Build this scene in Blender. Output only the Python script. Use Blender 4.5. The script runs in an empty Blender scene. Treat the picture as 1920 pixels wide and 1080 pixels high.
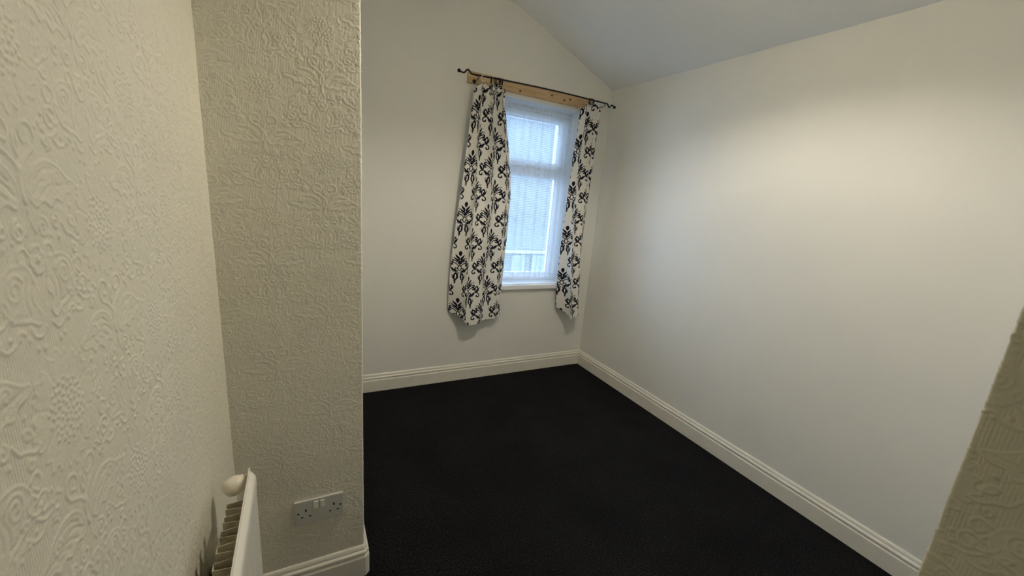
import bpy, bmesh, math, random
import numpy as np
from mathutils import Matrix, Vector

random.seed(7)
rng = np.random.RandomState(3)
scene = bpy.context.scene
COL = scene.collection

# ------------------------------------------------------------------ camera
RIGHT = Vector((0.87834616, -0.46965936, 0.08903995))
UP = Vector((0.03582869, 0.25042353, 0.96747318))
FWD = Vector((0.47668054, 0.84658617, -0.23678582))
cam_data = bpy.data.cameras.new('camera')
cam = bpy.data.objects.new('camera', cam_data)
COL.objects.link(cam)
m = Matrix((RIGHT, UP, -FWD)).transposed().to_4x4()
m.translation = Vector((-2.1467464, -2.7432466, 1.4027143))
cam.matrix_world = m
cam_data.sensor_width = 36.0
cam_data.lens = 763.678 / 1920 * 36.0
cam_data.shift_x = -24.83 / 1920
cam_data.shift_y = 16.23 / 1920
cam_data.clip_start = 0.02
cam_data.clip_end = 100
scene.camera = cam

# ------------------------------------------------------------------ world, lights, exposure
world = bpy.data.worlds.new('overcast_sky')
scene.world = world
world.use_nodes = True
wn = world.node_tree
bg = wn.nodes['Background']
wtc = wn.nodes.new('ShaderNodeTexCoord')
wsep = wn.nodes.new('ShaderNodeSeparateXYZ')
wramp = wn.nodes.new('ShaderNodeValToRGB')
wramp.color_ramp.elements[0].position = 0.0
wramp.color_ramp.elements[0].color = (0.40, 0.60, 0.95, 1)
wramp.color_ramp.elements[1].position = 0.7
wramp.color_ramp.elements[1].color = (0.46, 0.67, 1.0, 1)
wn.links.new(wtc.outputs['Generated'], wsep.inputs[0])
wn.links.new(wsep.outputs['Z'], wramp.inputs[0])
wn.links.new(wramp.outputs[0], bg.inputs[0])
bg.inputs[1].default_value = 15

lamp = bpy.data.lights.new('ceiling_lamp', 'POINT')
lamp.energy = 38
lamp.color = (1.0, 0.91, 0.76)
lamp.shadow_soft_size = 0.038
lamp_o = bpy.data.objects.new('ceiling_lamp', lamp)
lamp_o.location = (-1.10, -1.63, 2.41)
COL.objects.link(lamp_o)

portal = bpy.data.lights.new('window_portal', 'AREA')
portal.shape = 'RECTANGLE'
portal.size = 0.74
portal.size_y = 1.34
portal.cycles.is_portal = True
portal_o = bpy.data.objects.new('window_portal', portal)
portal_o.location = (-0.63, 0.262, 1.40)
portal_o.rotation_euler = (math.radians(-90), 0, 0)
COL.objects.link(portal_o)

scene.view_settings.view_transform = 'Standard'
scene.view_settings.look = 'None'
scene.view_settings.gamma = 1.0
scene.view_settings.use_curve_mapping = False
scene.view_settings.exposure = 0.0
try:
    scene.cycles.max_bounces = 14
    scene.cycles.diffuse_bounces = 8
    scene.cycles.transparent_max_bounces = 16
    scene.cycles.sample_clamp_indirect = 6
except Exception:
    pass

# ------------------------------------------------------------------ room numbers (metres)
EAVE = 2.2527; RAKE = 0.4185; FLAT = 2.64      # ceiling
XR = -1.9876; YR = -1.4326                     # corner of the boxed-out wall
XL = -2.3497                                   # left wall
XJ = -1.520; YJ = -2.635                      # door jamb by the camera
YB = -4.0                                      # landing behind the camera
SK = 0.1256; TH = 0.018                        # skirting

def ceil_z(x):
    """height of the ceiling: slope from the eave, eased into the flat part"""
    a = EAVE + RAKE * (-x); k = 0.025
    d = (a - FLAT) / k
    if d > 30: return FLAT
    if d < -30: return a
    return FLAT - k * math.log(1 + math.exp(-d))

# ------------------------------------------------------------------ material helpers
def mat(name, col=(.8, .8, .8), rough=.6, spec=.5, metal=0.0):
    mt = bpy.data.materials.new(name)
    mt.use_nodes = True
    b = mt.node_tree.nodes['Principled BSDF']
    b.inputs['Base Color'].default_value = (*col, 1)
    b.inputs['Roughness'].default_value = rough
    b.inputs['Specular IOR Level'].default_value = spec
    b.inputs['Metallic'].default_value = metal
    return mt, mt.node_tree, b

def noise(nt, scale, detail=4, rough=.55, vec=None, coords='Object'):
    n = nt.nodes.new('ShaderNodeTexNoise')
    n.inputs['Scale'].default_value = scale
    n.inputs['Detail'].default_value = detail
    n.inputs['Roughness'].default_value = rough
    if vec is None:
        tc = nt.nodes.new('ShaderNodeTexCoord'); vec = tc.outputs[coords]
    nt.links.new(vec, n.inputs['Vector'])
    return n

def ramp(nt, src, stops):
    r = nt.nodes.new('ShaderNodeValToRGB')
    while len(r.color_ramp.elements) < len(stops): r.color_ramp.elements.new(.5)
    for e, (p, c) in zip(r.color_ramp.elements, stops):
        e.position = p; e.color = (*c, 1)
    nt.links.new(src, r.inputs[0])
    return r

def bump(nt, b, height, strength=.3, dist=.002, prev=None):
    bp = nt.nodes.new('ShaderNodeBump')
    bp.inputs['Strength'].default_value = strength
    bp.inputs['Distance'].default_value = dist
    nt.links.new(height, bp.inputs['Height'])
    if prev is not None: nt.links.new(prev.outputs[0], bp.inputs['Normal'])
    nt.links.new(bp.outputs[0], b.inputs['Normal'])
    return bp

def math_node(nt, op, a, b=None, c=None):
    n = nt.nodes.new('ShaderNodeMath'); n.operation = op
    for i, v in enumerate((a, b, c)):
        if v is None: continue
        if isinstance(v, (int, float)): n.inputs[i].default_value = v
        else: nt.links.new(v, n.inputs[i])
    return n.outputs[0]

# painted smooth plaster
def plaster(name, c0, c1, rough=.55):
    mt, nt, b = mat(name, c0, rough, .35)
    n = noise(nt, 1.7, 5)
    r = ramp(nt, n.outputs[0], [(.35, c0), (.65, c1)])
    nt.links.new(r.outputs[0], b.inputs['Base Color'])
    f = noise(nt, 160, 3)
    w = noise(nt, 6, 3)
    b1 = bump(nt, b, f.outputs[0], .10, .001)
    bump(nt, b, w.outputs[0], .18, .006, b1)
    return mt
M_PLASTER = plaster('white_painted_plaster', (.77, .77, .735), (.80, .80, .765))
M_CEIL = plaster('white_ceiling_paint', (.86, .88, .89), (.89, .91, .92), .8)

# embossed wallpaper: relief is in the mesh, the fine ribs of the ground and the paint grain are here
def wallpaper(name, axis, ribs=.30, tone=1.0):
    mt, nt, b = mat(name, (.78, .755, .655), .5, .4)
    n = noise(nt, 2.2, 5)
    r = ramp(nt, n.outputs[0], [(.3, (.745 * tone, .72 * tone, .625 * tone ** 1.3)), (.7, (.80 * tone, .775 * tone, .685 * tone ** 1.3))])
    nt.links.new(r.outputs[0], b.inputs['Base Color'])
    tc = nt.nodes.new('ShaderNodeTexCoord'); sp = nt.nodes.new('ShaderNodeSeparateXYZ')
    nt.links.new(tc.outputs['Object'], sp.inputs[0])
    wob = noise(nt, 30, 2)
    ph = math_node(nt, 'ADD', math_node(nt, 'MULTIPLY', sp.outputs[axis], 2 * math.pi / .0034),
                   math_node(nt, 'MULTIPLY', wob.outputs[0], 2.5))
    rib = math_node(nt, 'COSINE', ph)
    at = nt.nodes.new('ShaderNodeAttribute'); at.attribute_name = 'ground'
    rib = math_node(nt, 'MULTIPLY', math_node(nt, 'MULTIPLY', rib, at.outputs['Fac']), ribs)
    cx = nt.nodes.new('ShaderNodeCombineXYZ'); nt.links.new(rib, cx.inputs[axis])
    geo = nt.nodes.new('ShaderNodeNewGeometry')
    va = nt.nodes.new('ShaderNodeVectorMath'); va.operation = 'ADD'
    nt.links.new(geo.outputs['Normal'], va.inputs[0]); nt.links.new(cx.outputs[0], va.inputs[1])
    b1 = nt.nodes.new('ShaderNodeVectorMath'); b1.operation = 'NORMALIZE'
    nt.links.new(va.outputs[0], b1.inputs[0])
    g = noise(nt, 420, 4)
    b2 = bump(nt, b, g.outputs[0], .35, .0007, b1)
    g2 = noise(nt, 60, 4)
    bump(nt, b, g2.outputs[0], .55, .002, b2)
    return mt
M_PAPER_X = wallpaper('embossed_wallpaper_across', 0)
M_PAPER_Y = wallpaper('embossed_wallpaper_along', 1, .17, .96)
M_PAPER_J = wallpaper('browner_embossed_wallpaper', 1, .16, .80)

# skirting gloss
M_GLOSS, nt, b = mat('white_gloss_paint', (.80, .775, .70), .32, .5)
n = noise(nt, 14, 4); r = ramp(nt, n.outputs[0], [(.3, (.77, .745, .67)), (.7, (.82, .80, .73))])
nt.links.new(r.outputs[0], b.inputs['Base Color'])
bump(nt, b, noise(nt, 70, 3).outputs[0], .12, .002)

# charcoal carpet
M_CARPET, nt, b = mat('charcoal_carpet', (.012, .012, .013), .95, .08)
v = noise(nt, 170, 4, .7); big = noise(nt, 3.0, 4)
r = ramp(nt, v.outputs[0], [(.36, (.003, .003, .0035)), (.52, (.009, .009, .0095)), (.68, (.038, .037, .038))])
r2 = ramp(nt, big.outputs[0], [(.3, (.72, .72, .72)), (.7, (1.25, 1.25, 1.25))])
mx = nt.nodes.new('ShaderNodeMix'); mx.data_type = 'RGBA'; mx.blend_type = 'MULTIPLY'
mx.inputs[0].default_value = 1
nt.links.new(r.outputs[0], mx.inputs[6]); nt.links.new(r2.outputs[0], mx.inputs[7])
nt.links.new(mx.outputs[2], b.inputs['Base Color'])
b1 = bump(nt, b, v.outputs[0], 1.0, .006)
bump(nt, b, noise(nt, 55, 4).outputs[0], .8, .006, b1)

# window plastic, glass, metal, plastics, wood
M_UPVC, nt, b = mat('white_window_plastic', (.88, .90, .92), .3, .5)
bump(nt, b, noise(nt, 60, 2).outputs[0], .05, .001)
M_RUBBER, _, _ = mat('grey_gasket', (.10, .10, .11), .7)
M_GLASS = bpy.data.materials.new('clear_window_glass'); M_GLASS.use_nodes = True
nt = M_GLASS.node_tree; nt.nodes.clear()
o = nt.nodes.new('ShaderNodeOutputMaterial'); mixs = nt.nodes.new('ShaderNodeMixShader')
tr = nt.nodes.new('ShaderNodeBsdfTransparent'); gl = nt.nodes.new('ShaderNodeBsdfGlossy')
fr = nt.nodes.new('ShaderNodeFresnel'); fr.inputs[0].default_value = 1.45
gl.inputs['Roughness'].default_value = 0.02
tr.inputs[0].default_value = (.93, .96, .96, 1)
nt.links.new(fr.outputs[0], mixs.inputs[0]); nt.links.new(tr.outputs[0], mixs.inputs[1])
nt.links.new(gl.outputs[0], mixs.inputs[2]); nt.links.new(mixs.outputs[0], o.inputs[0])

M_IRON, nt, b = mat('black_iron', (.012, .012, .014), .45, .5, .6)
bump(nt, b, noise(nt, 300, 2).outputs[0], .2, .001)
M_RINGW, _, _ = mat('pale_ring_plastic', (.62, .62, .58), .35)
M_RINGG, _, _ = mat('grey_ring_steel', (.42, .42, .40), .35, .5, .5)
M_PLASTIC, nt, b = mat('white_socket_plastic', (.60, .60, .57), .35, .5)
bump(nt, b, noise(nt, 200, 2).outputs[0], .03, .001)
M_ROCKER, _, _ = mat('white_switch_plastic', (.80, .79, .75), .3, .5)
M_DARK, _, _ = mat('dark_slot', (.012, .011, .010), .7, .2)
M_RAD, nt, b = mat('white_radiator_enamel', (.82, .80, .74), .28, .5)
bump(nt, b, noise(nt, 90, 2).outputs[0], .05, .001)
M_FIN, nt, b = mat('dusty_convector_enamel', (.42, .38, .27), .55, .3)
n = noise(nt, 40, 5); r = ramp(nt, n.outputs[0], [(.35, (.38, .34, .24)), (.65, (.60, .55, .42))])
nt.links.new(r.outputs[0], b.inputs['Base Color'])
M_BRACKET, _, _ = mat('grey_brown_steel_bracket', (.20, .175, .14), .6, .3, .2)
M_VALVE, _, _ = mat('white_valve_plastic', (.82, .77, .66), .3, .5)

M_PINE, nt, b = mat('pine', (.55, .36, .18), .55, .3)
tc = nt.nodes.new('ShaderNodeTexCoord'); mp = nt.nodes.new('ShaderNodeMapping')
mp.inputs['Scale'].default_value = (1.2, 14, 14)
nt.links.new(tc.outputs['Object'], mp.inputs[0])
n = noise(nt, 5, 6, .6, mp.outputs[0])
r = ramp(nt, n.outputs[0], [(.3, (.42, .28, .15)), (.5, (.52, .37, .21)), (.7, (.60, .44, .27))])
sepk = nt.nodes.new('ShaderNodeSeparateXYZ'); nt.links.new(tc.outputs['Object'], sepk.inputs[0])
kn = None
for kx, kz in ((-.546, 2.119), (-.440, 2.106), (-.390, 2.119), (-1.12, 2.132), (-.80, 2.099)):
    dx = math_node(nt, 'SUBTRACT', sepk.outputs[0], kx); dz = math_node(nt, 'MULTIPLY', math_node(nt, 'SUBTRACT', sepk.outputs[2], kz), 1.3)
    dd = math_node(nt, 'SQRT', math_node(nt, 'ADD', math_node(nt, 'MULTIPLY', dx, dx), math_node(nt, 'MULTIPLY', dz, dz)))
    kn = dd if kn is None else math_node(nt, 'MINIMUM', kn, dd)
knr = ramp(nt, math_node(nt, 'MULTIPLY', kn, 50), [(.22, (.16, .08, .04)), (.42, (.55, .42, .30)), (.60, (1, 1, 1))])
mk = nt.nodes.new('ShaderNodeMix'); mk.data_type = 'RGBA'; mk.blend_type = 'MULTIPLY'; mk.inputs[0].default_value = 1
nt.links.new(r.outputs[0], mk.inputs[6]); nt.links.new(knr.outputs[0], mk.inputs[7])
nt.links.new(mk.outputs[2], b.inputs['Base Color'])
bump(nt, b, n.outputs[0], .15, .001)

# printed curtain cotton: the print is a distance field stored on the cloth
M_CURTAIN = bpy.data.materials.new('damask_print_cotton'); M_CURTAIN.use_nodes = True
nt = M_CURTAIN.node_tree; b = nt.nodes['Principled BSDF']
b.inputs['Roughness'].default_value = .85; b.inputs['Specular IOR Level'].default_value = .15
at = nt.nodes.new('ShaderNodeAttribute'); at.attribute_name = 'print'
mr = nt.nodes.new('ShaderNodeMapRange'); mr.interpolation_type = 'SMOOTHSTEP'
mr.inputs['From Min'].default_value = -.0004; mr.inputs['From Max'].default_value = .0006
nt.links.new(at.outputs['Fac'], mr.inputs['Value'])
mx = nt.nodes.new('ShaderNodeMix'); mx.data_type = 'RGBA'
mx.inputs[6].default_value = (.010, .010, .020, 1); mx.inputs[7].default_value = (.90, .885, .84, 1)
nt.links.new(mr.outputs[0], mx.inputs[0]); nt.links.new(mx.outputs[2], b.inputs['Base Color'])
bump(nt, b, noise(nt, 500, 2).outputs[0], .15, .001)
tl = nt.nodes.new('ShaderNodeBsdfTranslucent'); ms = nt.nodes.new('ShaderNodeMixShader')
ms.inputs[0].default_value = .16
nt.links.new(mx.outputs[2], tl.inputs[0])
nt.links.new(b.outputs[0], ms.inputs[1]); nt.links.new(tl.outputs[0], ms.inputs[2])
nt.links.new(ms.outputs[0], nt.nodes['Material Output'].inputs[0])

# net curtain: zigzag lace, open between the threads
M_NET = bpy.data.materials.new('white_zigzag_net'); M_NET.use_nodes = True
nt = M_NET.node_tree; nt.nodes.clear()
o = nt.nodes.new('ShaderNodeOutputMaterial')
uv = nt.nodes.new('ShaderNodeAttribute'); uv.attribute_name = 'cloth'
sp = nt.nodes.new('ShaderNodeSeparateXYZ'); nt.links.new(uv.outputs['Vector'], sp.inputs[0])
zz = math_node(nt, 'PINGPONG', sp.outputs[0], .0065)
ph = math_node(nt, 'ADD', math_node(nt, 'MULTIPLY', sp.outputs[1], 1 / .0125), math_node(nt, 'MULTIPLY', zz, 1 / .0125))
fr_ = math_node(nt, 'FRACT', ph)
dist = math_node(nt, 'ABSOLUTE', math_node(nt, 'SUBTRACT', fr_, .5))
mr = nt.nodes.new('ShaderNodeMapRange')
mr.inputs['From Min'].default_value = .18; mr.inputs['From Max'].default_value = .32
mr.inputs['To Min'].default_value = .24; mr.inputs['To Max'].default_value = .80
nt.links.new(dist, mr.inputs['Value'])
hem = math_node(nt, 'MAXIMUM', mr.outputs[0], sp.outputs[2])
df = nt.nodes.new('ShaderNodeBsdfDiffuse'); df.inputs[0].default_value = (.84, .87, .90, 1)
tl = nt.nodes.new('ShaderNodeBsdfTranslucent'); tl.inputs[0].default_value = (.84, .87, .90, 1)
m1 = nt.nodes.new('ShaderNodeMixShader'); m1.inputs[0].default_value = .36
nt.links.new(df.outputs[0], m1.inputs[1]); nt.links.new(tl.outputs[0], m1.inputs[2])
tp = nt.nodes.new('ShaderNodeBsdfTransparent'); m2 = nt.nodes.new('ShaderNodeMixShader')
nt.links.new(hem, m2.inputs[0]); nt.links.new(tp.outputs[0], m2.inputs[1]); nt.links.new(m1.outputs[0], m2.inputs[2])
nt.links.new(m2.outputs[0], o.inputs[0])

# ------------------------------------------------------------------ mesh helpers
def put(name, me, material, parent=None, kind=None, label=None, category=None, group=None, smooth=False):
    ob = bpy.data.objects.new(name, me)
    COL.objects.link(ob)
    if material is not None: me.materials.append(material)
    if parent is not None: ob.parent = parent
    if smooth: me.polygons.foreach_set('use_smooth', [True] * len(me.polygons))
    if kind: ob['kind'] = kind
    if label: ob['label'] = label
    if category: ob['category'] = category
    if group: ob['group'] = group
    return ob

def from_bm(name, bm, *a, **k):
    bmesh.ops.recalc_face_normals(bm, faces=bm.faces[:])
    me = bpy.data.meshes.new(name); bm.to_mesh(me); bm.free()
    return put(name, me, *a, **k)

def empty(name, loc, label, category, group=None):
    ob = bpy.data.objects.new(name, None); COL.objects.link(ob)
    ob.location = loc; ob['label'] = label; ob['category'] = category
    ob.empty_display_size = .05
    if group: ob['group'] = group
    return ob

def add_box(bm, lo, hi, bev=0.0, seg=2):
    r = bmesh.ops.create_cube(bm, size=1)
    vs = r['verts']
    for v in vs:
        v.co = Vector([lo[i] + (v.co[i] + .5) * (hi[i] - lo[i]) for i in range(3)])
    if bev:
        es = list({e for v in vs for e in v.link_edges})
        bmesh.ops.bevel(bm, geom=es, offset=bev, segments=seg, affect='EDGES', profile=.5)

def box(name, lo, hi, material, bev=0.0, **k):
    bm = bmesh.new(); add_box(bm, lo, hi, bev)
    return from_bm(name, bm, material, **k)

def add_tube(bm, pts, rad, seg=10, closed=False, cap=True):
    pts = [Vector(p) for p in pts]; n = len(pts)
    rads = rad if isinstance(rad, (list, tuple)) else [rad] * n
    rings = []; ref = None
    for i, p in enumerate(pts):
        if closed: t = (pts[(i + 1) % n] - pts[i - 1]).normalized()
        else: t = (pts[min(i + 1, n - 1)] - pts[max(i - 1, 0)]).normalized()
        if ref is None: ref = Vector((0, 0, 1)) if abs(t.z) < .9 else Vector((1, 0, 0))
        a = (ref - t * ref.dot(t)).normalized(); bb = t.cross(a); ref = a
        rings.append([bm.verts.new(p + (a * math.cos(q) + bb * math.sin(q)) * rads[i])
                      for q in [2 * math.pi * j / seg for j in range(seg)]])
    m_ = n if closed else n - 1
    for i in range(m_):
        A, B = rings[i], rings[(i + 1) % n]
        for j in range(seg):
            bm.faces.new((A[j], A[(j + 1) % seg], B[(j + 1) % seg], B[j]))
    if cap and not closed:
        bm.faces.new(rings[0]); bm.faces.new(rings[-1][::-1])

def add_lathe(bm, prof, origin, axis, seg=24):
    """prof: (radius, distance along axis)"""
    ax = Vector(axis).normalized(); o_ = Vector(origin)
    ref = Vector((0, 0, 1)) if abs(ax.z) < .9 else Vector((1, 0, 0))
    a = (ref - ax * ref.dot(ax)).normalized(); bb = ax.cross(a)
    rings = []
    for r_, h in prof:
        if r_ < 1e-6: rings.append([bm.verts.new(o_ + ax * h)])
        else: rings.append([bm.verts.new(o_ + ax * h + (a * math.cos(q) + bb * math.sin(q)) * r_)
                            for q in [2 * math.pi * j / seg for j in range(seg)]])
    for A, B in zip(rings, rings[1:]):
        for j in range(seg):
            j2 = (j + 1) % seg
            if len(A) == 1 and len(B) == 1: continue
            if len(A) == 1: bm.faces.new((A[0], B[j2], B[j]))
            elif len(B) == 1: bm.faces.new((A[j], A[j2], B[0]))
            else: bm.faces.new((A[j], A[j2], B[j2], B[j]))

def grid_mesh(name, P, extra_faces=None):
    """P: (rows, cols, 3) array -> mesh"""
    nr, nc = P.shape[:2]
    idx = np.arange(nr * nc).reshape(nr, nc)
    q = np.stack([idx[:-1, :-1], idx[:-1, 1:], idx[1:, 1:], idx[1:, :-1]], -1).reshape(-1, 4)
    me = bpy.data.meshes.new(name)
    me.vertices.add(nr * nc); me.vertices.foreach_set('co', P.reshape(-1).astype(np.float32))
    me.loops.add(q.size); me.loops.foreach_set('vertex_index', q.reshape(-1).astype(np.int32))
    me.polygons.add(len(q))
    me.polygons.foreach_set('loop_start', np.arange(0, q.size, 4, dtype=np.int32))
    me.polygons.foreach_set('loop_total', np.full(len(q), 4, dtype=np.int32))
    me.polygons.foreach_set('use_smooth', np.ones(len(q), dtype=bool))
    me.update(calc_edges=True)
    return me

# ------------------------------------------------------------------ ornament tiles (distance fields)
def arc(cx, cy, r0, r1, a0, a1, n=14):
    t = np.linspace(0, 1, n); a = np.radians(a0 + (a1 - a0) * t); r_ = r0 + (r1 - r0) * t
    return np.stack([cx + r_ * np.cos(a), cy + r_ * np.sin(a)], 1)

def smooth(pts, n=6):
    """Catmull-Rom through the points"""
    p = np.array(pts, float); p = np.vstack([2 * p[0] - p[1], p, 2 * p[-1] - p[-2]])
    out = []
    for i in range(1, len(p) - 2):
        for t in np.linspace(0, 1, n, endpoint=False):
            out.append(.5 * (2 * p[i] + (p[i + 1] - p[i - 1]) * t + (2 * p[i - 1] - 5 * p[i] + 4 * p[i + 1] - p[i + 2]) * t ** 2
                             + (-p[i - 1] + 3 * p[i] - 3 * p[i + 1] + p[i + 2]) * t ** 3))
    out.append(p[-2]); return np.array(out)

def d_stroke(X, Y, pts, w0, w1=None, w2=None):
    """distance to a polyline minus its (tapering) half width: start w0, middle w1, end w2"""
    w1 = w0 if w1 is None else w1; w2 = w0 if w2 is None else w2
    D = np.full(X.shape, 1e3); n = len(pts) - 1
    for i in range(n):
        a, b_ = pts[i], pts[i + 1]; v = b_ - a; L = max(v @ v, 1e-9)
        t = np.clip(((X - a[0]) * v[0] + (Y - a[1]) * v[1]) / L, 0, 1)
        s = (i + t) / n
        w = np.where(s < .5, w0 + (w1 - w0) * s * 2, w1 + (w2 - w1) * (s * 2 - 1))
        D = np.minimum(D, np.hypot(X - a[0] - t * v[0], Y - a[1] - t * v[1]) - w)
    return D

def d_poly(X, Y, pts):
    """signed distance to a closed outline (negative inside)"""
    P = np.vstack([pts, pts[:1]])
    D = d_stroke(X, Y, P, 0.0); ins = np.zeros(X.shape, bool)
    for i in range(len(P) - 1):
        (x0, y0), (x1, y1) = P[i], P[i + 1]
        if y0 == y1: continue
        ins ^= ((Y < y0) != (Y < y1)) & (X < (x1 - x0) * (Y - y0) / (y1 - y0) + x0)
    return np.where(ins, -D, D)

def leaf(x0, y0, x1, y1, w, n=8, skew=.4):
    """outline of a pointed leaf"""
    t = np.linspace(0, 1, n); p0 = np.array([x0, y0]); v = np.array([x1 - x0, y1 - y0], float)
    nrm = np.array([-v[1], v[0]]) / np.hypot(*v)
    prof = w * np.sin(np.pi * t ** (1 - skew * .5)) ** .8
    A = p0 + np.outer(t, v) + np.outer(prof, nrm); B = p0 + np.outer(t, v) - np.outer(prof, nrm)
    return np.vstack([A, B[::-1][1:-1]])

# ---- damask print of the curtains (mm, y down from the tip of the palmette)
PW, PHT = 97.0, 335.0
def damask():
    xs = np.arange(-90, 91, 1.0); ys = np.arange(-12, 262, 1.0)
    X, Y = np.meshgrid(xs, ys); A = np.abs(X)
    D = np.full(X.shape, 50.0)
    def add(d):
        nonlocal D; D = np.minimum(D, d)
    S = lambda pts, *w: add(d_stroke(A, Y, smooth(pts), *w))
    add(d_poly(A, Y, leaf(0, -3, 0, 36, 8)))                              # top bud
    S([(3, 62), (6, 50), (15, 36), (22, 24)], 1.2, 6.2, 1.4)                # chevrons
    S([(2, 84), (4, 72), (12, 62), (22, 53), (30, 42)], 1.4, 5.8, 1.2)
    S([(4, 88), (14, 74), (26, 66), (37, 63), (43, 68), (41, 76), (35, 75)], 1.8, 3.6, 4.0)
    S([(5, 102), (16, 88), (27, 82), (38, 82), (43, 88), (40, 95), (34, 93)], 1.8, 3.6, 4.0)
    S([(34, 56), (37, 48), (42, 44)], .8, 1.6, 1.8)
    S([(0, 84), (0, 100)], 1.8)
    o_ = leaf(0, 98, 0, 136, 8, skew=.0)
    add(np.abs(d_poly(A, Y, o_)) - 1.9)                                      # hollow drop
    S([(6, 140), (13, 136), (20, 128), (17, 117), (10, 122)], 1.8, 3.2, 1.6)
    S([(5, 150), (18, 142), (30, 131), (40, 120), (51, 116)], 1.8, 5.6, 2.2)  # arm to the side bud
    S([(22, 150), (34, 140), (45, 122)], 1.0, 1.8, 1.0)
    bud = leaf(54, 116, 61, 74, 9.5, skew=-.4)
    add(np.abs(d_poly(A, Y, bud)) - 3.8)                                     # side bud, hollow
    S([(58, 110), (60, 92)], 1.8, 2.4, 1.0)
    S([(61, 78), (66, 68)], 2.2, 1.6, .8)
    S([(46, 104), (47, 92), (52, 82)], .8, 2.0, .8)
    S([(76, 78), (74, 94), (67, 108), (60, 116)], .8, 2.0, 1.0)
    S([(51, 116), (62, 120), (72, 128), (74, 140), (67, 148), (58, 146), (57, 139)], 2.6, 3.4, 4.2)
    S([(4, 152), (7, 164), (10, 178), (12, 196)], 1.4, 2.0, .8)
    low = leaf(15, 154, 17, 204, 9.0, skew=-.2)
    add(np.abs(d_poly(A, Y, low)) - 3.6)                                     # lower leaf, hollow
    S([(20, 170), (20, 192)], 1.2, 2.2, .8)
    S([(20, 200), (17, 214), (18, 232)], 3.0, 2.8, .6)                       # serrated tail
    S([(17, 212), (9, 210)], 2.2, 1.4, .5); S([(18, 214), (28, 208)], 2.2, 1.4, .5)
    S([(17, 224), (10, 222)], 1.8, 1.2, .5); S([(18, 226), (26, 220)], 1.8, 1.2, .5)
    S([(31, 160), (33, 176), (28, 196)], .8, 1.8, .8)
    T = np.full((int(PHT), int(2 * PW)), 50.0)
    for (sx, sy) in ((0, 0), (PW, 168)):
        ix = (np.round(xs + sx).astype(int)) % T.shape[1]; iy = (np.round(ys + sy).astype(int)) % T.shape[0]
        I, J = np.meshgrid(iy, ix, indexing='ij')
        np.minimum.at(T, (I, J), D)
    return T

def sample(T, u, v):
    """bilinear wrap-around sample; u, v in mm"""
    h, w = T.shape; u = u % w; v = v % h
    i = np.floor(v).astype(int); j = np.floor(u).astype(int); fv = v - i; fu = u - j
    i %= h; j %= w; i2 = (i + 1) % h; j2 = (j + 1) % w
    return (T[i, j] * (1 - fu) + T[i, j2] * fu) * (1 - fv) + (T[i2, j] * (1 - fu) + T[i2, j2] * fu) * fv

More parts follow.
